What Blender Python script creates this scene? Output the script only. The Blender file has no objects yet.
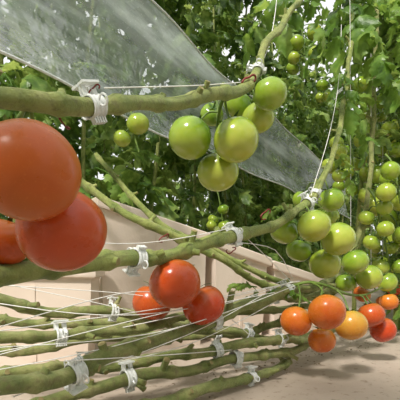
import bpy, math, random
from mathutils import Vector, Matrix, Quaternion
random.seed(7)
R = random.random
def U(a,b): return a+(b-a)*random.random()
SC = bpy.context.scene
SC.view_settings.view_transform='Standard'
SC.view_settings.look='None'

# ------------------------------------------------------------------ materials
def mat_new(name):
    m=bpy.data.materials.new(name); m.use_nodes=True
    nt=m.node_tree; b=nt.nodes['Principled BSDF']
    return m,nt,b
def ramp(nt,stops):
    n=nt.nodes.new('ShaderNodeValToRGB'); cr=n.color_ramp
    cr.elements[0].position=stops[0][0]; cr.elements[0].color=(*stops[0][1],1)
    cr.elements[1].position=stops[-1][0]; cr.elements[1].color=(*stops[-1][1],1)
    for p,c in stops[1:-1]:
        e=cr.elements.new(p); e.color=(*c,1)
    return n
def noise(nt,scale,detail=4,src=None,rough=.5):
    n=nt.nodes.new('ShaderNodeTexNoise'); n.inputs['Scale'].default_value=scale
    n.inputs['Detail'].default_value=detail; n.inputs['Roughness'].default_value=rough
    tc=nt.nodes.new('ShaderNodeTexCoord'); nt.links.new(tc.outputs[src or 'Object'],n.inputs['Vector'])
    return n
def bump(nt,b,n,strength,dist=.002):
    bp=nt.nodes.new('ShaderNodeBump'); bp.inputs['Strength'].default_value=strength
    bp.inputs['Distance'].default_value=dist
    nt.links.new(n.outputs[0],bp.inputs['Height']); nt.links.new(bp.outputs[0],b.inputs['Normal'])
def simple(name,stops,scale,rough=.5,bs=0,bscale=None,bd=.002,sss=0):
    m,nt,b=mat_new(name); n=noise(nt,scale,5); r=ramp(nt,stops)
    nt.links.new(n.outputs[0],r.inputs[0]); nt.links.new(r.outputs[0],b.inputs['Base Color'])
    b.inputs['Roughness'].default_value=rough
    if bs: bump(nt,b,noise(nt,bscale or scale*4,5),bs,bd)
    return m
def stem_mat(name,stops,blot,rough=.6):
    m,nt,b=mat_new(name); n=noise(nt,30,5,rough=.6); r=ramp(nt,stops); nt.links.new(n.outputs[0],r.inputs[0])
    n2=noise(nt,95,5,rough=.7); r2=ramp(nt,[(.50,(0,0,0)),(.66,(1,1,1))]); nt.links.new(n2.outputs[0],r2.inputs[0])
    mm=nt.nodes.new('ShaderNodeMath'); mm.operation='MULTIPLY'; mm.inputs[1].default_value=.6; nt.links.new(r2.outputs[0],mm.inputs[0])
    mx=nt.nodes.new('ShaderNodeMix'); mx.data_type='RGBA'; nt.links.new(mm.outputs[0],mx.inputs[0])
    nt.links.new(r.outputs[0],mx.inputs[6]); mx.inputs[7].default_value=(*blot,1)
    nt.links.new(mx.outputs[2],b.inputs['Base Color']); b.inputs['Roughness'].default_value=rough
    b.inputs['Sheen Weight'].default_value=.25; b.inputs['Sheen Roughness'].default_value=.4; b.inputs['Sheen Tint'].default_value=(.85,.95,.65,1)
    bump(nt,b,noise(nt,300,6,rough=.75),1.0,.003); return m

def tomato_mat(name,bottom,mid,top,rough=.27,blem=(.30,.20,.08),coat=.0):
    m,nt,b=mat_new(name)
    tc=nt.nodes.new('ShaderNodeTexCoord'); sp=nt.nodes.new('ShaderNodeSeparateXYZ')
    nt.links.new(tc.outputs['Object'],sp.inputs[0])
    n=noise(nt,28,3); 
    ma=nt.nodes.new('ShaderNodeMath'); ma.operation='MULTIPLY_ADD'
    nt.links.new(sp.outputs[2],ma.inputs[0]); ma.inputs[1].default_value=12.0; ma.inputs[2].default_value=.0
    mb=nt.nodes.new('ShaderNodeMath'); mb.operation='ADD'
    nt.links.new(ma.outputs[0],mb.inputs[0]); nt.links.new(n.outputs[0],mb.inputs[1])
    r=ramp(nt,[(.12,bottom),(.5,mid),(.88,top)])
    nt.links.new(mb.outputs[0],r.inputs[0])
    n2=noise(nt,420,2); r2=ramp(nt,[(.60,(0,0,0)),(.72,(1,1,1))]); nt.links.new(n2.outputs[0],r2.inputs[0])
    mx=nt.nodes.new('ShaderNodeMix'); mx.data_type='RGBA'
    mm=nt.nodes.new('ShaderNodeMath'); mm.operation='MULTIPLY'; mm.inputs[1].default_value=.18
    nt.links.new(r2.outputs[0],mm.inputs[0]); nt.links.new(mm.outputs[0],mx.inputs[0])
    nt.links.new(r.outputs[0],mx.inputs[6]); mx.inputs[7].default_value=(min(1,mid[0]*1.4+.05),min(1,mid[1]*1.5+.05),mid[2]+.04,1)
    n3=noise(nt,85,4,rough=.65); r3=ramp(nt,[(.68,(0,0,0)),(.75,(.55,.55,.55))]); nt.links.new(n3.outputs[0],r3.inputs[0])
    mx2=nt.nodes.new('ShaderNodeMix'); mx2.data_type='RGBA'; nt.links.new(r3.outputs[0],mx2.inputs[0])
    nt.links.new(mx.outputs[2],mx2.inputs[6]); mx2.inputs[7].default_value=(*blem,1)
    nt.links.new(mx2.outputs[2],b.inputs['Base Color'])
    n4=noise(nt,45,3); r4=ramp(nt,[(.3,(rough*.75,)*3),(.7,(rough*1.4,)*3)]); nt.links.new(n4.outputs[0],r4.inputs[0]); nt.links.new(r4.outputs[0],b.inputs['Roughness'])
    b.inputs['Specular IOR Level'].default_value=.45
    b.inputs['Coat Weight'].default_value=coat; b.inputs['Coat Roughness'].default_value=.08
    b.inputs['Subsurface Weight'].default_value=.06
    b.inputs['Subsurface Radius'].default_value=(.008,.004,.002)
    b.inputs['Subsurface Scale'].default_value=.5
    bump(nt,b,noise(nt,75,4),.10,.002)
    return m
M_GREEN=tomato_mat('skin_green',(.34,.43,.05),(.23,.35,.026),(.08,.18,.014),.2,(.2,.22,.06),.35)
M_GREEN2=tomato_mat('skin_pale_green',(.44,.48,.07),(.31,.40,.038),(.13,.23,.018),.2,(.25,.25,.08),.35)
M_RED=tomato_mat('skin_red',(.54,.045,.008),(.50,.055,.009),(.40,.09,.010),.25,(.3,.16,.06),.2)
M_ORED=tomato_mat('skin_orange_red',(.54,.105,.014),(.50,.12,.015),(.34,.18,.022),.30)
M_LRED=tomato_mat('skin_ripe_red',(.53,.065,.010),(.49,.08,.011),(.40,.11,.014),.28,(.3,.16,.06),.15)
M_ORANGE=tomato_mat('skin_orange',(.68,.12,.012),(.66,.18,.018),(.50,.22,.025),.25,(.4,.2,.06),.2)
M_YELLOW=tomato_mat('skin_yellow',(.68,.27,.03),(.66,.34,.045),(.45,.32,.04),.25,(.4,.2,.06),.2)
M_CALYX=simple('calyx_green',[(.3,(.04,.10,.012)),(.7,(.10,.19,.03))],60,.6)
M_STEM=stem_mat('vine_stem',[(.28,(.09,.13,.020)),(.45,(.21,.26,.05)),(.6,(.32,.35,.09)),(.75,(.41,.41,.17))],(.15,.14,.045))
M_STEM2=stem_mat('vine_stem_old',[(.28,(.09,.12,.022)),(.45,(.20,.235,.06)),(.6,(.31,.32,.11)),(.75,(.38,.33,.16))],(.17,.12,.055),.65)
M_THIN=simple('truss_stem',[(.3,(.07,.13,.015)),(.7,(.17,.25,.04))],60,.6)
M_CUT=simple('cut_end',[(.3,(.22,.17,.06)),(.7,(.34,.29,.13))],200,.8)
M_RCLIP=simple('red_hook_plastic',[(.3,(.14,.012,.008)),(.7,(.24,.02,.012))],40,.4)
M_STR=simple('string_white',[(.3,(.76,.74,.70)),(.7,(.90,.88,.85))],300,.8)
M_BOX=simple('cream_polystyrene',[(.3,(.70,.57,.47)),(.7,(.82,.70,.60))],5,.45,.25,160,.002)
M_SUB=simple('substrate',[(.3,(.06,.04,.025)),(.7,(.16,.11,.07))],80,.9,.8,120,.006)
M_LITTER=simple('dry_litter',[(.3,(.09,.06,.03)),(.7,(.22,.16,.09))],50,.9)

def leaf_mat(name,a,bc,c,trans=.35):
    m,nt,b=mat_new(name); n=noise(nt,5,3); n2=noise(nt,40,3)
    mixn=nt.nodes.new('ShaderNodeMath'); mixn.operation='MULTIPLY_ADD'; mixn.inputs[1].default_value=.35
    nt.links.new(n2.outputs[0],mixn.inputs[0]); 
    sc=nt.nodes.new('ShaderNodeMath'); sc.operation='MULTIPLY'; sc.inputs[1].default_value=.7
    nt.links.new(n.outputs[0],sc.inputs[0]); nt.links.new(sc.outputs[0],mixn.inputs[2])
    r=ramp(nt,[(.40,a),(.52,bc),(.64,c)]); nt.links.new(mixn.outputs[0],r.inputs[0])
    nt.links.new(r.outputs[0],b.inputs['Base Color']); b.inputs['Roughness'].default_value=.38
    b.inputs['Specular IOR Level'].default_value=.45
    bump(nt,b,noise(nt,110,3),.6,.003)
    t=nt.nodes.new('ShaderNodeBsdfTranslucent'); mx=nt.nodes.new('ShaderNodeMixShader')
    hs=nt.nodes.new('ShaderNodeHueSaturation'); hs.inputs['Value'].default_value=1.8; hs.inputs['Hue'].default_value=.475
    nt.links.new(r.outputs[0],hs.inputs['Color']); nt.links.new(hs.outputs[0],t.inputs[0])
    mx.inputs[0].default_value=trans
    nt.links.new(b.outputs[0],mx.inputs[1]); nt.links.new(t.outputs[0],mx.inputs[2])
    nt.links.new(mx.outputs[0],nt.nodes['Material Output'].inputs[0])
    return m
M_LEAF=leaf_mat('tomato_leaf',(.040,.095,.014),(.115,.215,.035),(.27,.38,.09),.40)
M_LEAF2=leaf_mat('tomato_leaf_near',(.06,.14,.016),(.13,.25,.035),(.25,.38,.08),.42)

def clip_mat():
    m,nt,b=mat_new('clear_clip_plastic')
    b.inputs['Base Color'].default_value=(.84,.86,.84,1); b.inputs['Roughness'].default_value=.2
    n=noise(nt,90,3)
    tr=nt.nodes.new('ShaderNodeBsdfTransparent'); mx=nt.nodes.new('ShaderNodeMixShader')
    r=ramp(nt,[(.3,(.10,.10,.10)),(.7,(.38,.38,.38))]); nt.links.new(n.outputs[0],r.inputs[0])
    nt.links.new(r.outputs[0],mx.inputs[0]); nt.links.new(b.outputs[0],mx.inputs[1]); nt.links.new(tr.outputs[0],mx.inputs[2])
    nt.links.new(mx.outputs[0],nt.nodes['Material Output'].inputs[0]); return m
M_CLIP=clip_mat()
def film_mat():
    m,nt,b=mat_new('clear_plastic_film')
    b.inputs['Base Color'].default_value=(.68,.75,.76,1); b.inputs['Roughness'].default_value=.12
    tc=nt.nodes.new('ShaderNodeTexCoord'); mp=nt.nodes.new('ShaderNodeMapping'); mp.inputs['Scale'].default_value=(.35,.35,2.6)
    nt.links.new(tc.outputs['Object'],mp.inputs[0])
    n=nt.nodes.new('ShaderNodeTexNoise'); n.inputs['Scale'].default_value=5; n.inputs['Detail'].default_value=6; n.inputs['Roughness'].default_value=.6
    nt.links.new(mp.outputs[0],n.inputs['Vector'])
    n2=noise(nt,230,2)
    r=ramp(nt,[(.3,(.24,.24,.24)),(.5,(.40,.40,.40)),(.58,(.68,.68,.68)),(.66,(.94,.94,.94))]); nt.links.new(n.outputs[0],r.inputs[0])
    r2=ramp(nt,[(.64,(0,0,0)),(.72,(.25,.25,.25))]); nt.links.new(n2.outputs[0],r2.inputs[0])
    ad=nt.nodes.new('ShaderNodeMath'); ad.operation='ADD'; ad.use_clamp=True
    nt.links.new(r.outputs[0],ad.inputs[0]); nt.links.new(r2.outputs[0],ad.inputs[1])
    tr=nt.nodes.new('ShaderNodeBsdfTransparent'); tr.inputs[0].default_value=(.95,.98,.97,1)
    tl=nt.nodes.new('ShaderNodeBsdfTranslucent'); tl.inputs[0].default_value=(.72,.79,.80,1)
    m2=nt.nodes.new('ShaderNodeMixShader'); m2.inputs[0].default_value=.5
    nt.links.new(b.outputs[0],m2.inputs[1]); nt.links.new(tl.outputs[0],m2.inputs[2])
    mx=nt.nodes.new('ShaderNodeMixShader'); nt.links.new(ad.outputs[0],mx.inputs[0])
    nt.links.new(tr.outputs[0],mx.inputs[1]); nt.links.new(m2.outputs[0],mx.inputs[2])
    gl=nt.nodes.new('ShaderNodeBsdfGlossy'); gl.inputs['Roughness'].default_value=.05
    fr=nt.nodes.new('ShaderNodeFresnel'); fr.inputs[0].default_value=1.8
    m3=nt.nodes.new('ShaderNodeMixShader'); nt.links.new(fr.outputs[0],m3.inputs[0]); nt.links.new(mx.outputs[0],m3.inputs[1]); nt.links.new(gl.outputs[0],m3.inputs[2])
    bp=nt.nodes.new('ShaderNodeBump'); bp.inputs['Strength'].default_value=.9; bp.inputs['Distance'].default_value=.04
    nt.links.new(noise(nt,7,4).outputs[0],bp.inputs['Height']); nt.links.new(bp.outputs[0],b.inputs['Normal']); nt.links.new(bp.outputs[0],gl.inputs['Normal'])
    nt.links.new(m3.outputs[0],nt.nodes['Material Output'].inputs[0]); return m
M_FILM=film_mat()
def floor_mat():
    m,nt,b=mat_new('beige_concrete'); n=noise(nt,3.2,8,rough=.6); r=ramp(nt,[(.3,(.35,.285,.225)),(.5,(.43,.355,.285)),(.7,(.50,.42,.345))])
    nt.links.new(n.outputs[0],r.inputs[0])
    n2=noise(nt,60,4,rough=.6); r2=ramp(nt,[(.32,(.58,.53,.48)),(.42,(1,1,1))]); nt.links.new(n2.outputs[0],r2.inputs[0])
    mx=nt.nodes.new('ShaderNodeMix'); mx.data_type='RGBA'; mx.blend_type='MULTIPLY'; mx.inputs[0].default_value=1
    nt.links.new(r.outputs[0],mx.inputs[6]); nt.links.new(r2.outputs[0],mx.inputs[7])
    nt.links.new(mx.outputs[2],b.inputs['Base Color']); b.inputs['Roughness'].default_value=.6
    bump(nt,b,noise(nt,120,5),.25,.003); return m
M_FLOOR=floor_mat()

# ------------------------------------------------------------------ mesh builder
class MB:
    def __init__(s): s.v=[]; s.f=[]; s.m=[]; s.mats=[]
    def mi(s,mat):
        if mat not in s.mats: s.mats.append(mat)
        return s.mats.index(mat)
    def add(s,vs,fs,mat):
        o=len(s.v); k=s.mi(mat); s.v.extend([tuple(x) for x in vs])
        for f in fs: s.f.append(tuple(i+o for i in f)); s.m.append(k)
    def tube(s,pts,rad,mat,seg=8,cap=None,lump=0):
        n=len(pts); pts=[Vector(p) for p in pts]
        if not hasattr(rad,'__len__'): rad=[rad]*n
        t=(pts[1]-pts[0]).normalized(); up=Vector((0,0,1)) if abs(t.z)<.9 else Vector((1,0,0))
        a=t.cross(up).normalized(); vs=[]; fs=[]
        for i in range(n):
            t=(pts[min(i+1,n-1)]-pts[max(i-1,0)]).normalized()
            a=(a-t*a.dot(t)).normalized(); b=t.cross(a)
            for j in range(seg):
                an=2*math.pi*j/seg; rr=rad[i]*(1+lump*math.sin(3*an+i*.17)+lump*.6*math.sin(5*an-i*.11))
                vs.append(pts[i]+(a*math.cos(an)+b*math.sin(an))*rr)
        for i in range(n-1):
            for j in range(seg):
                k=(j+1)%seg; fs.append((i*seg+j,i*seg+k,(i+1)*seg+k,(i+1)*seg+j))
        s.add(vs,fs,mat)
        s.add([vs[j] for j in range(seg)],[tuple(range(seg))[::-1]],cap or mat)
        s.add([vs[(n-1)*seg+j] for j in range(seg)],[tuple(range(seg))],cap or mat)
    def build(s,name,origin=None,parent=None,smooth=True):
        me=bpy.data.meshes.new(name); o=Vector(origin) if origin is not None else Vector((0,0,0))
        me.from_pydata([tuple(Vector(v)-o) for v in s.v] if origin is not None else s.v,[],s.f)
        for m in s.mats: me.materials.append(m)
        me.polygons.foreach_set('material_index',s.m)
        me.polygons.foreach_set('use_smooth',[smooth]*len(s.f)); me.update()
        ob=bpy.data.objects.new(name,me); SC.collection.objects.link(ob); ob.location=o
        if parent is not None:
            ob.parent=parent; ob.location=o-parent.location
        return ob
def empty(name,loc):
    e=bpy.data.objects.new(name,None); e.location=loc; e.empty_display_size=.02; SC.collection.objects.link(e); return e

def spline(pts,step):
    """Catmull-Rom through tuples (any dimension)"""
    P=[pts[0]]+list(pts)+[pts[-1]]; out=[]
    for i in range(1,len(P)-2):
        p0,p1,p2,p3=P[i-1],P[i],P[i+1],P[i+2]
        L=math.dist(p1[:3],p2[:3]); n=max(2,int(L/step))
        for k in range(n):
            t=k/n
            out.append(tuple(.5*((2*b)+(-a+c)*t+(2*a-5*b+4*c-d)*t*t+(-a+3*b-3*c+d)*t**3) for a,b,c,d in zip(p0,p1,p2,p3)))
    out.append(tuple(pts[-1])); return out

# ------------------------------------------------------------------ leaves
def leaflet(L,W,curl,fold,seed):
    rn=random.Random(seed); n=9; vs=[]; fs=[]
    ph=rn.uniform(0,6)
    for i in range(n+1):
        t=i/n
        w=W*.5*(math.sin(math.pi*min(1,t**.72))**.8)*(1+ (.28 if i%2 else -.22)) if 0<i<n else 0.0005
        z=-curl*L*t*t+.03*L*math.sin(ph+7*t); y=L*t
        vs.append((0,y,z)); 
        fy=y+ (0.06*L if i%2 else 0)
        wv=.14*W*math.sin(ph+9*t)
        vs.append((-w,fy,z-fold*w+wv)); vs.append((w,fy,z-fold*w-wv))
        vs.append((-w*.5,(y+fy)/2,z+.12*w)); vs.append((w*.5,(y+fy)/2,z+.12*w))
    for i in range(n):
        a=i*5;b=(i+1)*5
        fs+= [(a,b,b+3,a+3),(a+3,b+3,b+1,a+1),(a,a+4,b+4,b),(a+4,a+2,b+2,b+4)]
    return [Vector(v) for v in vs],fs
def compound(seed):
    """one compound tomato leaf, 1 unit long along +Y, drooping in -Z"""
    rn=random.Random(seed); vs=[];fs=[]
    def rach(t): return Vector((.05*math.sin(t*3+seed),t*.92,.06*math.sin(t*3)-.38*t*t))
    def put(lv,lf,M):
        o=len(vs); vs.extend([M@v for v in lv]); fs.extend([tuple(i+o for i in f) for f in lf])
    pairs=4
    for k in range(pairs):
        t=.25+.62*k/(pairs-1); 
        for sd in (-1,1):
            if rn.random()<.06: continue
            L=rn.uniform(.24,.38)*(1-.15*abs(k-1.5)); lv,lf=leaflet(L,L*rn.uniform(.5,.66),rn.uniform(.1,.6),rn.uniform(.1,.7),rn.random())
            M=Matrix.Translation(rach(t+rn.uniform(-.03,.03)))@Matrix.Rotation(-sd*rn.uniform(.9,1.35),4,'Z')@Matrix.Rotation(rn.uniform(-.9,.2),4,'X')@Matrix.Rotation(rn.uniform(-.6,.6),4,'Y')
            put(lv,lf,M)
    for k in range(3):
        t=.33+.2*k; L=.1; lv,lf=leaflet(L,L*.6,.2,.3,rn.random())
        put(lv,lf,Matrix.Translation(rach(t))@Matrix.Rotation(rn.choice((-1,1))*1.2,4,'Z'))
    lv,lf=leaflet(.36,.24,.4,.3,rn.random()); put(lv,lf,Matrix.Translation(rach(.95))@Matrix.Rotation(-.6,4,'X'))
    o=len(vs); n=7
    for i in range(n+1):
        p=rach(i/n); r=.012*(1-.6*i/n)
        for dx,dz in((-r,0),(0,r),(r,0),(0,-r)): vs.append(p+Vector((dx,0,dz)))
    for i in range(n):
        for j in range(4):
            k=(j+1)%4; fs.append((o+i*4+j,o+i*4+k,o+i*4+4+k,o+i*4+4+j))
    return vs,fs
LEAVES=[compound(s) for s in range(9)]
def put_leaf(mb,base,az,pitch,size,mat,roll=0,var=None):
    vs,fs=LEAVES[var if var is not None else random.randrange(len(LEAVES))]
    M=Matrix.Translation(base)@Matrix.Rotation(az,4,'Z')@Matrix.Rotation(pitch,4,'X')@Matrix.Rotation(roll,4,'Y')@Matrix.Scale(size,4)
    mb.add([M@v for v in vs],fs,mat)

# ------------------------------------------------------------------ tomatoes
def tomato(parent,name,c,r,mat,axis,seg=36,calyx=True):
    c=Vector(c); mb=MB(); rn=random.Random(int(abs(c.x)*1e5)+int(abs(c.z)*1e5)*7)
    lob=rn.uniform(0,6); nl=rn.choice((4,5,5,6)); ob_=rn.uniform(.86,.93); nr=max(12,seg*2//3)
    vs=[];fs=[]
    for i in range(nr+1):
        th=math.pi*i/nr
        top=math.exp(-(th/.42)**2); bot=math.exp(-((math.pi-th)/.3)**2)
        for j in range(seg):
            ph=2*math.pi*j/seg
            rr=math.sin(th)**.93*(1+.035*math.cos(nl*ph+lob)*math.exp(-(th/1.1)**2)+.02*math.cos(2*ph+lob)) if 0<i<nr else 0.0
            z=ob_*math.cos(th)-.20*top+.03*bot
            vs.append((r*rr*math.cos(ph),r*rr*math.sin(ph),r*z))
    for i in range(nr):
        for j in range(seg):
            k=(j+1)%seg; fs.append((i*seg+j,(i+1)*seg+j,(i+1)*seg+k,i*seg+k))
    mb.add(vs,fs,mat)
    zt=r*(ob_-.20)
    if calyx:
        ns=rn.choice((5,5,6)); 
        for s in range(ns):
            a=2*math.pi*s/ns+rn.uniform(-.2,.2); Ls=r*rn.uniform(.6,.95); v=[];f=[]; n=6; lift=rn.uniform(.0,.6)
            for i in range(n+1):
                t=i/n; rad=Ls*t; w=r*.085*(1-t)**.6*(.6+1.6*t*(1-t)*2)+.0002
                zz=zt+r*.02+r*.16*math.sin(min(1,t*1.4)*math.pi/2)+lift*r*.35*t*t- (0.15*r*t*t)
                for q in(-1,0,1):
                    v.append((rad*math.cos(a)-q*w*math.sin(a),rad*math.sin(a)+q*w*math.cos(a),zz+(.02*r if q==0 else 0)+.015*r))
            for i in range(n):
                for q in range(2): f.append((i*3+q,i*3+q+1,i*3+3+q+1,i*3+3+q))
            mb.add(v,f,M_CALYX)
        mb.tube([(0,0,zt-.001),(0,0,zt+r*.18),(0,0,zt+r*.42)],[r*.09,r*.075,r*.07],M_CALYX,7)
    ob=mb.build(name,None,None)
    q=Vector((0,0,1)).rotation_difference(Vector(axis).normalized())
    ob.rotation_mode='QUATERNION'; ob.rotation_quaternion=q
    if parent: ob.parent=parent; ob.location=c-parent.location
    else: ob.location=c
    return c+Vector(axis).normalized()*(zt+r*.42)

def truss(name,path,toms,seg=36):
    """path: list of (x,y,z) of the truss stem; toms: list of (x,y,z,r,mat[,axis])"""
    par=empty(name,path[0]); pts=spline([tuple(p)+(0,) for p in path],.008); pts=[Vector(p[:3]) for p in pts]
    mb=MB(); n=len(pts)
    mb.tube(pts,[.0036-.0016*i/n for i in range(n)],M_THIN,8)
    for i,t in enumerate(toms):
        c=Vector(t[:3]); r=t[3]
        near=min(pts,key=lambda p:(p-(c+Vector((0,0,r)))).length)
        ax=Vector(t[5]) if len(t)>5 else ((near-c).normalized()+Vector((0,.25,.9))).normalized()
        tip=tomato(par,'tomato_%d'%(i+1),c,r,t[4],ax,seg)
        mid=(tip+ax.normalized()*min(.02,(near-tip).length*.5))
        pp=[Vector(p[:3]) for p in spline([tuple(tip)+(0,),tuple(mid.lerp(near,.25))+(0,),tuple(near)+(0,)],.005)]
        mb.tube(pp,.0019,M_THIN,6)
    mb.build('truss_stem',par.location,par)
    return par

G,P_,RD,OR,O,Y,LR=M_GREEN,M_GREEN2,M_RED,M_ORED,M_ORANGE,M_YELLOW,M_LRED
truss('ripe_tomato_truss',[(-.155,.365,.386),(-.185,.40,.375),(-.19,.43,.345),(-.185,.44,.325)],
 [(-.1285,.30,.310,.0382,OR,(-.5,.75,.6)),(-.1277,.372,.272,.0405,LR,(-.5,.6,.7)),(-.207,.42,.264,.028,LR)],56)
truss('ripe_tomato_truss',[(-.055,.62,.252),(-.06,.66,.258),(-.045,.70,.24),(-.025,.705,.215)],
 [(-.0388,.615,.211,.0403,LR,(-.1,.7,.7)),(-.0828,.69,.175,.033,LR),(.006,.68,.172,.0365,RD,(-.4,.1,.9))],48)
truss('green_tomato_truss',[(.045,.61,.508),(.035,.655,.505),(.03,.69,.48),(.03,.715,.455),(.025,.725,.43)],
 [(-.0165,.66,.4496,.0363,G,(.45,.35,.9)),(.0576,.64,.44,.0368,P_,(-.2,.4,.85)),(.0315,.70,.4028,.036,P_,(0,.4,.9)),(.022,.745,.52,.022,G)],48)
truss('green_tomato_truss',[(.093,.675,.56),(.10,.71,.565),(.10,.735,.55),(.095,.75,.535)],
 [(.1044,.72,.5046,.0288,P_,(0,.4,.9)),(.1155,.66,.522,.028,G,(-.2,.5,.8)),(.071,.75,.541,.027,G)],40)
truss('green_tomato_truss',[(.22,.868,.362),(.24,.90,.365),(.27,.93,.345),(.31,.97,.31),(.36,1.03,.28),(.42,1.08,.25),(.50,1.14,.22)],
 [(.2337,.82,.32,.0349,P_,(-.1,.5,.8)),(.1848,.88,.3148,.031,G,(.4,.2,.8)),(.2323,.94,.2745,.030,G),(.2967,.86,.2959,.0365,P_,(-.1,.6,.7)),
  (.2875,.92,.2423,.0358,P_,(0,.6,.7)),(.38,.98,.247,.034,G),(.4394,1.04,.2088,.0335,P_),(.385,1.06,.193,.026,G),(.5376,1.15,.191,.029,P_)],40)
truss('green_tomato_truss',[(.315,.985,.49),(.31,1.0,.475),(.30,1.03,.45)],
 [(.3275,1.0,.4025,.0325,G),(.272,1.06,.412,.028,G),(.345,1.08,.37,.03,P_)],32)
truss('ripening_tomato_truss',[(.20,.875,.192),(.23,.86,.203),(.275,.87,.195),(.33,.91,.175),(.40,.99,.165),(.46,1.06,.17),(.55,1.18,.18)],
 [(.192,.80,.128,.032,O,(.3,.5,.8)),(.2413,.76,.1507,.0355,O,(.1,.7,.7)),(.253,.83,.084,.029,O,(0,.4,.9)),(.317,.84,.114,.0336,Y,(0,.5,.9)),
  (.406,.95,.121,.033,LR,(-.2,.4,.9)),(.448,.98,.081,.032,RD,(-.2,.4,.9)),(.4455,1.1,.160,.023,OR),(.543,1.15,.135,.026,O)],40)

def rand_truss(c,n,r,mats,spread=.06,seg=20,name='green_tomato_truss'):
    c=Vector(c); out=[]; tries=0
    while len(out)<n and tries<400:
        tries+=1; rr=r*U(.8,1.1)
        p=c+Vector((U(-.8,.8)*spread,U(-.8,.8)*spread,-U(0,2.2)*spread))
        if all((p-Vector(q[:3])).length>(rr+q[3])*1.0 for q in out): out.append((p.x,p.y,p.z,rr,random.choice(mats)))
    truss(name,[tuple(c+Vector((-.01,.03,.06))),tuple(c+Vector((0,.01,.03))),tuple(c+Vector((.01,0,-.03))),tuple(c+Vector((.02,0,-.03-spread*1.2)))],out,seg)
for c,n,r,sp in [((.469,1.27,.64),5,.026,.055),((.63,1.42,.58),7,.03,.065),((.69,1.6,.90),5,.028,.06),((.632,1.9,1.14),5,.03,.06),
    ((.80,1.62,.56),6,.03,.065),((.44,1.75,1.27),5,.03,.07),((.74,1.5,.37),6,.03,.065),((.535,1.22,.42),4,.03,.05),((.60,1.3,.30),4,.028,.05),
    ((-.36,1.75,1.20),5,.03,.08),((.08,1.75,.52),4,.028,.055),((.95,2.1,.95),6,.03,.07),((1.02,2.2,.6),6,.03,.07),((.9,2.0,.40),5,.03,.07),
    ((-.165,.95,.575),2,.026,.03),((.85,1.75,.85),5,.03,.06),((1.1,2.6,1.3),6,.032,.08),((.72,1.45,.75),4,.028,.06),
    ((.58,1.2,.52),5,.029,.055),((.66,1.3,.44),6,.029,.06),((.63,1.5,.70),5,.027,.06),((.52,1.5,.62),5,.027,.06),((.56,1.45,.92),4,.026,.06)]:
    rand_truss(c,n,r,[G,P_,P_],sp)
rand_truss((.66,1.42,.20),3,.026,[O,RD,OR],.045,20,'ripening_tomato_truss')

# ------------------------------------------------------------------ vine stems
STEMS={}
def stem(key,pts,mat,stubs=(),lump=.05,step=.006,name='tomato_vine_stem',k=1.):
    sp=spline(pts,step); mb=MB(); P=[];Rr=[]; s=0; rn=random.Random(len(pts)*17+int(abs(pts[0][0])*1000))
    nodes=[]; L=rn.uniform(.02,.05)
    p1,p2,p3=rn.uniform(0,6),rn.uniform(0,6),rn.uniform(0,6); side_=1
    for i,p in enumerate(sp):
        if i: s+=math.dist(sp[i][:3],sp[i-1][:3])
        # slight zig-zag between the nodes, as real vines have
        ph=(s-L)/.075; d=(ph-round(ph))*.075; zz=math.sin(math.pi*ph)
        P.append(Vector(p[:3])+Vector((.0014*math.sin(38*s+p1),.0014*math.sin(31*s+p2),.0026*math.sin(27*s+p3)+.0018*zz)))
        Rr.append(p[3]*k*(.95+.06*math.sin(19*s+p1)+.28*math.exp(-(d/.0075)**2)+.025*math.sin(110*s)))
        if abs(d)<step*.5: nodes.append(i)
    mb.tube(P,Rr,mat,20,M_CUT,lump)
    STEMS[key]=(P,Rr)
    for i in nodes:
        if i<2 or i>len(P)-3: continue
        t=(P[i+1]-P[i-1]).normalized(); a=t.cross(Vector((0,0,1))).normalized(); b=a.cross(t)
        for rep in range(2 if rn.random()<.3 else 1):
            an=rn.uniform(-.7,math.pi+.7); d=(a*math.cos(an)+b*math.sin(an)+t*rn.uniform(.2,.8)).normalized()
            l=rn.choice((.003,.006,.010,.018)); r=Rr[i]*.38
            o=P[i]+d*Rr[i]*.55
            mb.tube([o,o+d*(Rr[i]*.4+l*.5),o+d*(Rr[i]*.45+l)],[r*1.4,r,r*.95],mat,9,M_CUT,.05)
    for (fr,d,l,r) in stubs:
        i=int(fr*(len(P)-1)); d=Vector(d).normalized(); o=P[i]
        mb.tube([o,o+d*l*.5+Vector((0,0,.002)),o+d*l],[r*1.25,r,r],mat,10,M_CUT,.06)
    return mb.build(name)
stem('S1',[(-.195,.30,.373,.0085),(-.17,.34,.3828,.0092),(-.133,.38,.392,.0093),(-.105,.42,.4059,.0095),(-.06,.48,.4344,.0095),(0,.56,.4738,.0095),(.063,.63,.5156,.009),
 (.0952,.68,.5681,.008),(.1221,.74,.647,.007),(.174,.82,.742,.0065),(.2415,.92,.8725,.0062),(.315,1.05,1.093,.006),(.34,1.1,1.6,.006)],M_STEM,[(.2,(.3,-.4,.8),.02,.004)])
stem('S2',[(-.234,.36,.2265,.0105),(-.205,.41,.2308,.0112),(-.1645,.47,.2388,.0115),(-.0963,.55,.2469,.0118),(-.0236,.63,.2636,.0115),(.0621,.71,.2915,.011),(.148,.79,.321,.010),
 (.228,.87,.3705,.009),(.297,.95,.454,.0075),(.349,1.02,.559,.0068),(.396,1.1,.694,.0065),(.45,1.2,.885,.0065),(.513,1.35,1.2,.006),(.53,1.4,1.7,.006)],M_STEM,
 [(.16,(.2,-.3,.9),.03,.005)])
stem('S3',[(-.3325,.95,.513,.008),(-.255,.85,.4249,.0085),(-.187,.83,.3645,.0085),(-.1025,.82,.322,.0085),(-.021,.84,.286,.0085),(.077,.88,.2334,.008),(.202,.95,.176,.008),(.33,1.08,.16,.008),(.5,1.3,.25,.008),(.62,1.45,.6,.007),(.66,1.5,1.4,.006)],M_STEM)
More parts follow.
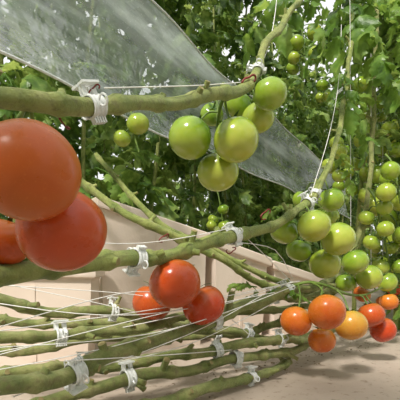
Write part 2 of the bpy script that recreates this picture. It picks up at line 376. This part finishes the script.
stem('S4',[(-.26,1.0,.52,.006),(-.16,.93,.40,.0065),(-.06,.90,.315,.007),(.03,.90,.275,.007),(.13,.93,.225,.007),(.22,.98,.19,.007),(.36,1.12,.15,.007)],M_STEM)
stem('L1',[(-.26,.40,.105,.0115),(-.225,.45,.1016,.0115),(-.1785,.51,.0998,.012),(-.128,.57,.109,.0118),(-.064,.64,.1232,.0115),(.018,.72,.1374,.011),(.11,.80,.164,.0105),(.198,.88,.185,.010),(.30,1.0,.19,.0095),(.44,1.2,.25,.009),(.55,1.3,.5,.008),(.6,1.35,1.2,.007)],M_STEM2,
 [(.225,(.2,-.2,1),.045,.006),(.10,(-.2,-.3,1),.02,.006)])
stem('L2',[(-.39,.60,.195,.010),(-.31,.62,.1826,.010),(-.2475,.66,.1658,.010),(-.1575,.70,.1578,.010),(-.094,.75,.1406,.010),(0,.80,.112,.010),(.1075,.86,.0895,.010),(.207,.92,.0675,.010),(.35,1.06,.07,.009),(.6,1.35,.09,.009)],M_STEM2,(),k=.92)
stem('L3',[(-.338,.52,.149,.009),(-.275,.55,.1396,.010),(-.21,.60,.1335,.010),(-.132,.66,.134,.010),(-.036,.745,.1400,.010),(.06,.83,.155,.010),(.176,.92,.165,.0095),(.3,1.04,.16,.009),(.6,1.4,.2,.009)],M_STEM2,[(.35,(-.1,-.3,1),.03,.005)],k=.9)
stem('L4',[(-.403,.62,.0385,.010),(-.31,.62,.0695,.0105),(-.208,.64,.0752,.011),(-.102,.68,.0751,.011),(0,.74,.079,.0105),(.1,.80,.084,.010),(.183,.86,.0788,.010),(.32,1.0,.06,.009)],M_STEM2,(),k=.92)
stem('L5',[(-.2475,.55,.0406,.010),(-.18,.60,.0500,.0108),(-.1155,.655,.0520,.011),(-.018,.72,.0540,.011),(.08,.79,.055,.0105),(.2025,.89,.050,.010),(.34,1.05,.045,.009)],M_STEM2,[(.3,(.3,-.4,.8),.03,.006)],k=.92)
stem('L6',[(-.45,.70,.08,.010),(-.36,.72,.0834,.010),(-.222,.74,.0990,.010),(-.0975,.80,.1,.010),(.042,.88,.085,.010),(.184,.97,.095,.0095),(.34,1.12,.11,.009)],M_STEM2,(),k=.92)
stem('L7',[(-.30,.47,.020,.010),(-.2,.53,.017,.011),(-.10,.62,.018,.011),(0,.70,.020,.0105),(.10,.79,.018,.010),(.2,.9,.02,.009)],M_STEM2,(),k=.95)
stem('L8',[(-.48,.72,.15,.009),(-.34,.74,.135,.009),(-.2,.79,.125,.009),(-.05,.85,.13,.009),(.09,.92,.135,.009),(.22,1.0,.13,.009),(.4,1.15,.13,.008)],M_STEM2,())

# ------------------------------------------------------------------ clips, hooks, strings
def clip(key,x,spin=0.,size=1.):
    size*=1.15
    P,Rr=STEMS[key]; i=min(range(2,len(P)-2),key=lambda k:abs(P[k].x-x)); c=P[i]; t=(P[i+1]-P[i-1]).normalized()
    a=t.cross(Vector((0,0,1))).normalized(); b=a.cross(t)
    M=Matrix((a,b,t)).transposed().to_4x4(); M.translation=c; M=M@Matrix.Rotation(spin,4,'Z')
    r=Rr[i]*1.16; mb=MB(); h=.0058*size; th=.0014
    def add(vs,fs): mb.add([M@Vector(v) for v in vs],fs,M_CLIP)
    n=28; vs=[];fs=[]
    prof=((r,-h),(r+th,-h),(r+th*1.7,-h*.75),(r+th*.7,-h*.5),(r+th*.6,-h*.15),(r+th*1.2,0),(r+th*.6,h*.15),(r+th*.7,h*.5),(r+th*1.7,h*.75),(r+th,h),(r,h)); m=len(prof)
    for j in range(n):
        an=2*math.pi*j/n; ca,sa=math.cos(an),math.sin(an)
        for rr,z in prof: vs.append((rr*ca,rr*sa,z))
    for j in range(n):
        k=(j+1)%n
        for q in range(m): w=(q+1)%m; fs.append((j*m+q,k*m+q,k*m+w,j*m+w))
    add(vs,fs)
    def box(x0,x1,y0,y1,z0,z1):
        add([(x0,y0,z0),(x1,y0,z0),(x1,y1,z0),(x0,y1,z0),(x0,y0,z1),(x1,y0,z1),(x1,y1,z1),(x0,y1,z1)],[(0,3,2,1),(4,5,6,7),(0,1,5,4),(1,2,6,5),(2,3,7,6),(3,0,4,7)])
    for sx in(-1,1):
        x0=sx*.0012; 
        for z0,z1 in((-h*1.1,-h*.40),(h*.40,h*1.1)):
            box(min(x0,x0+sx*th*1.3),max(x0,x0+sx*th*1.3),r*.97,r+.0085*size,z0,z1)
        box(min(x0,x0+sx*.006*size),max(x0,x0+sx*.006*size),r+.0077*size,r+.0094*size,-h*1.3,h*1.3)
    for k in range(5):
        z=-h+(k+.15)*2*h/5; box(-.0032,.0032,-(r+.0050*size),-(r+th*.5),z,z+2*h/5*.6)
    for sx in(-1,1):
        cc=Vector((sx*(r+.0042*size),.0,0)); pts=[M@(cc+Vector((math.cos(q)*.0040*size,math.sin(q)*.0040*size,0))) for q in [2*math.pi*k/14 for k in range(15)]]
        mb.tube(pts,.0012,M_CLIP,6)
    return mb.build('vine_clip',c,None,False)
clip('S1',-.112,.2,1.25); clip('S2',-.088,2.6,1.15); clip('S2',.062,.5,1.1); clip('S2',.235,.3,1.1); clip('S2',.26,2.,1.)
clip('L1',-.165,2.8,1.35); clip('L1',.028,.4,1.2); clip('L5',-.118,.1,1.2); clip('L4',.03,3.2,1.2); clip('L3',-.21,.3,1.2)
clip('L2',.10,.2,1.1); clip('L1',.19,.4,1.1); clip('L2',-.155,.2,1.1); clip('L6',.04,.2,1.1); clip('L7',.1,.0,1.1); clip('S2',.40,.5,1.1); clip('S1',.10,1.2,1.)
clip('L3',.17,.3,1.1); clip('L4',.17,.3,1.1); clip('L5',.07,.5,1.2); clip('L4',-.19,.2,1.2)
def hook(c,ang,s=1.):
    mb=MB(); c=Vector(c); M=Matrix.Translation(c)@Matrix.Rotation(ang,4,'Y')@Matrix.Rotation(ang*1.7,4,'Z')
    pts=[(-.008,0,-.008),(-.006,0,-.002),(-.001,0,.003),(.002,0,.008),(.006,0,.010),(.009,0,.007),(.008,0,.003)]
    sp=[Vector(p[:3]) for p in spline([tuple(x*s for x in p)+(0,) for p in pts],.002)]
    mb.tube([M@p for p in sp],.0014*s,M_RCLIP,6)
    mb.tube([M@(Vector((-.008,0,-.008))*s),M@(Vector((-.002,.002,-.012))*s),M@(Vector((.004,0,-.009))*s)],.0012*s,M_RCLIP,6)
    mb.build('truss_hook',c)
for c,a,s in [((-.110,.415,.422),.1,.6),((-.133,.39,.378),-.8,.6),((.078,.64,.536),.4,1.3),((.13,.795,.342),.3,1.1),((-.055,.61,.282),.6,.8),((.055,.70,.265),1.5,.8)]: hook(c,a,s)
def string(pts,r=.00075):
    mb=MB(); sp=[Vector(p[:3]) for p in spline([tuple(p)+(0,) for p in pts],.03)]; mb.tube(sp,r,M_STR,6); mb.build('support_string')
string([(-.10,.418,.425),(.0,.55,.487),(.092,.67,.548)])
string([(-.22,.38,.270),(-.0825,.545,.2695),(.062,.70,.306)])
string([(-.27,.48,.157),(-.05,.65,.172),(.2125,.85,.206)]); string([(-.30,.5,.115),(-.1,.62,.155),(.2,.86,.202)])
string([(-.30,.55,.190),(-.10,.60,.165),(.15,.80,.185)]); string([(-.35,.60,.10),(0,.70,.16),(.2,.86,.205)])
string([(-.32,.55,.215),(-.10,.66,.19),(.05,.74,.15)]); string([(-.28,.5,.135),(-.05,.60,.142),(.2,.85,.195)])
string([(-.24,.6,.075),(-.02,.68,.105),(.2,.87,.18)]); string([(.062,.70,.280),(.15,.8,.27),(.2,.86,.21)])
string([(-.36,.6,.225),(-.16,.66,.175),(.0,.78,.115)]); string([(-.3,.5,.10),(-.12,.57,.125),(.05,.70,.158)]); string([(-.22,.47,.085),(-.02,.66,.125),(.12,.78,.18)])
string([(-.17,.50,.12),(-.06,.62,.10),(.07,.78,.075)]); string([(-.26,.44,.16),(-.10,.60,.20),(.0,.72,.17)])
string([(-.09,.55,.262),(-.01,.70,.20),(.10,.79,.10)])
string([(.062,.70,.305),(.16,.85,.24),(.20,.87,.20)])
string([(.092,.67,.55),(.16,.83,.80),(.22,1.0,1.5)]); string([(.24,.87,.385),(.36,1.03,.75),(.42,1.2,1.5)])
string([(.445,1.18,.3),(.45,1.2,1.0),(.46,1.25,1.8)]); string([(.62,1.45,.1),(.62,1.45,1.9)]); string([(.80,1.75,.1),(.80,1.75,2.2)])

# ------------------------------------------------------------------ floor, boxes
mb=MB(); n=40; S=24
vs=[(-S+2*S*i/n,-8+2*S*j/n,0) for j in range(n+1) for i in range(n+1)]
mb.add(vs,[(j*(n+1)+i,j*(n+1)+i+1,(j+1)*(n+1)+i+1,(j+1)*(n+1)+i) for j in range(n) for i in range(n)],M_FLOOR); mb.build('floor')

def grow_box(p0,p1,z0,z1,depth,sag=.0):
    """cream growing box standing on the floor, front top edge from p0 to p1 (xy) with end heights z0,z1"""
    p0=Vector((*p0,0));p1=Vector((*p1,0)); d=(p1-p0); L=d.length; d.normalize(); nrm=Vector((-d.y,d.x,0))
    mb=MB(); n=12; th=.022; tp=.025
    def ring(off_in,zf,k):
        out=[]
        def pt(u,v,h): return p0+d*u+nrm*v+Vector((0,0,h))
        for i in range(n+1):
            t=i/n; u=off_in+(L-2*off_in)*t; out.append(pt(u,off_in,zf(t)))
        for i in range(1,5): out.append(pt(L-off_in,off_in+(depth-2*off_in)*i/5,zf(1)))
        for i in range(n+1):
            t=1-i/n; u=off_in+(L-2*off_in)*t; out.append(pt(u,depth-off_in,zf(t)))
        for i in range(1,5): out.append(pt(off_in,off_in+(depth-2*off_in)*(1-i/5),zf(0)))
        return out
    top=lambda t:z0+(z1-z0)*t-sag*math.sin(math.pi*t)
    prof=[(tp,lambda t:0.0),(tp*.6,lambda t:top(t)*.5),(.012,lambda t:top(t)-.035),(.011,lambda t:top(t)-.031),(.001,lambda t:top(t)-.028),(0,lambda t:top(t)-.024),(0,lambda t:top(t)-.004),(.003,lambda t:top(t)),(th,lambda t:top(t)),(th+.003,lambda t:top(t)-.004),(th+.006,lambda t:top(t)-.03)]
    rings=[ring(o,z,0) for o,z in prof]; m=len(rings[0]); vs=[v for r_ in rings for v in r_]; fs=[]
    for a in range(len(rings)-1):
        for j in range(m):
            k=(j+1)%m; fs.append((a*m+j,a*m+k,(a+1)*m+k,(a+1)*m+j))
    mb.add(vs,fs,M_BOX)
    last=rings[-1]; mb.add(last,[tuple(range(m))],M_SUB)
    k=max(1,int(L/.2))
    for i in range(k):
        t=(i+.5)/k; u=L*t; h=top(t)-.05
        q=[p0+d*(u+s*.005)+nrm*o+Vector((0,0,z)) for z,o in((.02,tp-.004),(h,.010)) for s in(-1,1)]
        q2=[v+nrm*.02 for v in q]; mb.add(q+q2,[(0,1,3,2),(0,2,6,4),(1,5,7,3),(2,3,7,6)],M_BOX)
    return mb.build('growing_box',None,None,False)
grow_box((-.80,.86),(-.235,.90),.252,.240,.13)
grow_box((-.26,1.02),(.035,1.20),.418,.335,.24)
grow_box((.045,1.206),(.24,1.335),.325,.265,.24)
grow_box((.25,1.342),(.50,1.52),.255,.185,.24)

# ------------------------------------------------------------------ clear plastic sheet
mb=MB(); A0=Vector((-.39,.60,.918));A1=Vector((1.3125,3.5,.9225));B0=Vector((-.39,.60,.5925));B1=Vector((1.3125,3.5,.651))
nx,nz=120,16; vs=[];nn=Vector((-.863,.506,0))
for i in range(nx+1):
    t=i/nx
    for j in range(nz+1):
        s=j/nz; p=(A0.lerp(A1,t)).lerp(B0.lerp(B1,t),s)
        p+=nn*(.05*math.sin(math.pi*s)+.008*math.sin(9*t*3+4*s)+.006*math.sin(31*t+9*s)) + Vector((0,0,.005*math.sin(17*t+s)))
        vs.append(p)
mb.add(vs,[(i*(nz+1)+j,i*(nz+1)+j+1,(i+1)*(nz+1)+j+1,(i+1)*(nz+1)+j) for i in range(nx) for j in range(nz)],M_FILM)
for row in (0,nz):
    mb.tube([vs[i*(nz+1)+row] for i in range(0,nx+1,2)],.0028,M_CLIP,6)
mb.build('plastic_film_sheet')

# ------------------------------------------------------------------ foliage
def side(p): return (p.x+.39)*(-.863)+(p.y-.6)*.506
def plant(x,y,h,nl,size=(.26,.42),zmin=.2,back=False,near=False):
    mb=MB(); b=Vector((x,y,0)); pts=[]
    for i in range(14):
        t=i/13; pts.append((x+.04*math.sin(t*5+x*7),y+.04*math.cos(t*4+y*5),h*t,.009-.004*t))
    sp=spline(pts,.06); mb.tube([p[:3] for p in sp],[p[3] for p in sp],M_STEM,8)
    for k in range(nl):
        z=zmin+(h-zmin)*(k+R())/nl; t=z/h
        base=Vector((x+.04*math.sin(t*5+x*7),y+.04*math.cos(t*4+y*5),z)); az=U(0,2*math.pi); s=U(*size)
        tip=base+Vector((-math.sin(az),math.cos(az),0))*s
        ok=True
        if not back:
            for q in (base,tip):
                if side(q)<.14 and not (q.x/q.y>.45 or q.z>1.12): ok=False
                if q.y<.95: ok=False
        if not ok: continue
        put_leaf(mb,base,az,U(-.8,.3),s,M_LEAF2 if near else M_LEAF,U(-.5,.5))
    mb.build('tomato_plant')
D=Vector((.506,.863,0)); N=Vector((-.863,.506,0)); O0=Vector((-.39,.6,0))
for off,step,t0,t1,h,dn in [(.42,.32,.1,7.5,2.3,22),(1.0,.40,-.2,8.5,2.5,19),(1.9,.6,-.2,8.0,2.8,16),(3.2,.9,.0,9.,3.2,14)]:
    t=t0
    while t<t1:
        p=O0+D*(t+U(-.06,.06))+N*(off+U(-.08,.08)); hh=h*U(.80,1.15); plant(p.x,p.y,hh,int(hh*dn),(.22,.36)); t+=step
for x,y in [(.74,1.42),(.90,1.75),(1.05,2.1),(1.25,2.5),(1.5,2.9),(1.8,3.4),(2.15,4.0),(1.2,1.9),(1.6,2.6),(1.5,4.2),(2.2,4.8),(2.8,5.0),(1.9,3.1),(2.5,3.9),(.80,1.6),(1.0,1.95),(2.6,5.6),(3.2,6.2),(.62,1.5),(1.35,2.7)]:
    plant(x,y,U(2.1,2.9),64,(.16,.32),.10,near=R()<.5)
# unseen aisle rows behind and beside the camera, added to darken low ambient light
for k in range(9):
    plant(-2.2+.5*k+U(-.1,.1),-1.1+.12*k+U(-.1,.1) if k<5 else -.7-.1*k,1.6,20,(.35,.55),.1,True)
for p in [(1.5,-.2),(1.6,.4),(1.7,1.0),(-1.4,-.5),(-1.5,.1),(-1.6,.7)]:
    plant(p[0],p[1],1.6,20,(.35,.5),.1,True)
def sprig(items,name='tomato_leaf_sprig'):
    mb=MB()
    for base,az,pitch,s in items: put_leaf(mb,Vector(base),az,pitch,s,M_LEAF2,U(-.3,.3))
    mb.build(name)
sprig([((.50,1.32,1.10),-2.0,-.5,.26),((.50,1.32,1.12),-1.0,-.6,.26),((.51,1.34,1.18),2.6,-.7,.28),((.48,1.28,1.02),-2.6,-.6,.24),((.45,1.2,.93),-1.6,-.6,.22),((.46,1.22,.90),-.8,-.8,.22),((.43,1.15,.80),2.6,-.7,.18),((.40,1.12,.74),-1.5,-.8,.18)])
sprig([((.28,1.0,1.0),1.2,-.5,.24),((.27,.98,.97),-1.4,-.8,.22),((.22,.9,.86),-1.8,-.8,.14),((.25,.95,.92),2.5,-.6,.2)])
sprig([((.14,.86,.175),-.9,.4,.085),((.13,.87,.18),.6,.5,.09),((.15,.87,.18),-2.,.3,.07)])
sprig([((.21,.88,.37),1.9,.1,.07),((.24,.93,.40),-1.0,-.3,.09),((.33,1.0,.52),-1.2,-.5,.10)])
sprig([((-.52,.98,.70),-1.2,-.3,.20),((-.50,1.0,.72),-2.4,-.5,.22),((-.55,1.0,.55),-1.4,-.4,.22),((-.40,1.1,.50),-1.2,-.5,.2),((-.30,1.15,.52),-1.7,-.5,.2)])

# litter on the floor
mb=MB()
for k in range(340):
    x=U(-.1,1.3);y=U(.62,2.4)
    if R()<.75: x=U(.0,.7); y=.80+x*.9+U(-.1,.1)
    s=U(.002,.006); a=U(0,6.28); M=Matrix.Translation((x,y,.002+U(0,.002)))@Matrix.Rotation(a,4,'Z')
    mb.add([M@Vector(v) for v in((-s,-s*.4,0),(0,-s*.5,s*.4),(s,-s*.1,0),(s*.7,s*.5,.001),(-s*.3,s*.5,s*.5))],[(0,1,4),(1,2,3,4)],M_LITTER)
mb.build('leaf_litter')

# ------------------------------------------------------------------ light & camera
w=bpy.data.worlds.new('World'); SC.world=w; w.use_nodes=True; bg=w.node_tree.nodes['Background']
tc=w.node_tree.nodes.new('ShaderNodeTexCoord'); sp=w.node_tree.nodes.new('ShaderNodeSeparateXYZ'); w.node_tree.links.new(tc.outputs['Generated'],sp.inputs[0])
r=ramp(w.node_tree,[(.0,(.86,.88,.88)),(1.,(1.,.99,.96))]); w.node_tree.links.new(sp.outputs[2],r.inputs[0]); w.node_tree.links.new(r.outputs[0],bg.inputs[0])
bg.inputs[1].default_value=1.15
sd=bpy.data.lights.new('sun','SUN'); sd.energy=4.4; sd.angle=math.radians(8); sd.color=(1,.96,.89)
so=bpy.data.objects.new('sun',sd); SC.collection.objects.link(so); so.rotation_euler=(math.radians(36),math.radians(-22),0); so.location=(-1,-1,4)
cd=bpy.data.cameras.new('camera'); cd.sensor_width=36; cd.lens=36; cd.shift_y=.1625; cd.clip_start=.01
co=bpy.data.objects.new('camera',cd); co.location=(0,0,.24); co.rotation_euler=(math.radians(90),0,0); SC.collection.objects.link(co); SC.camera=co
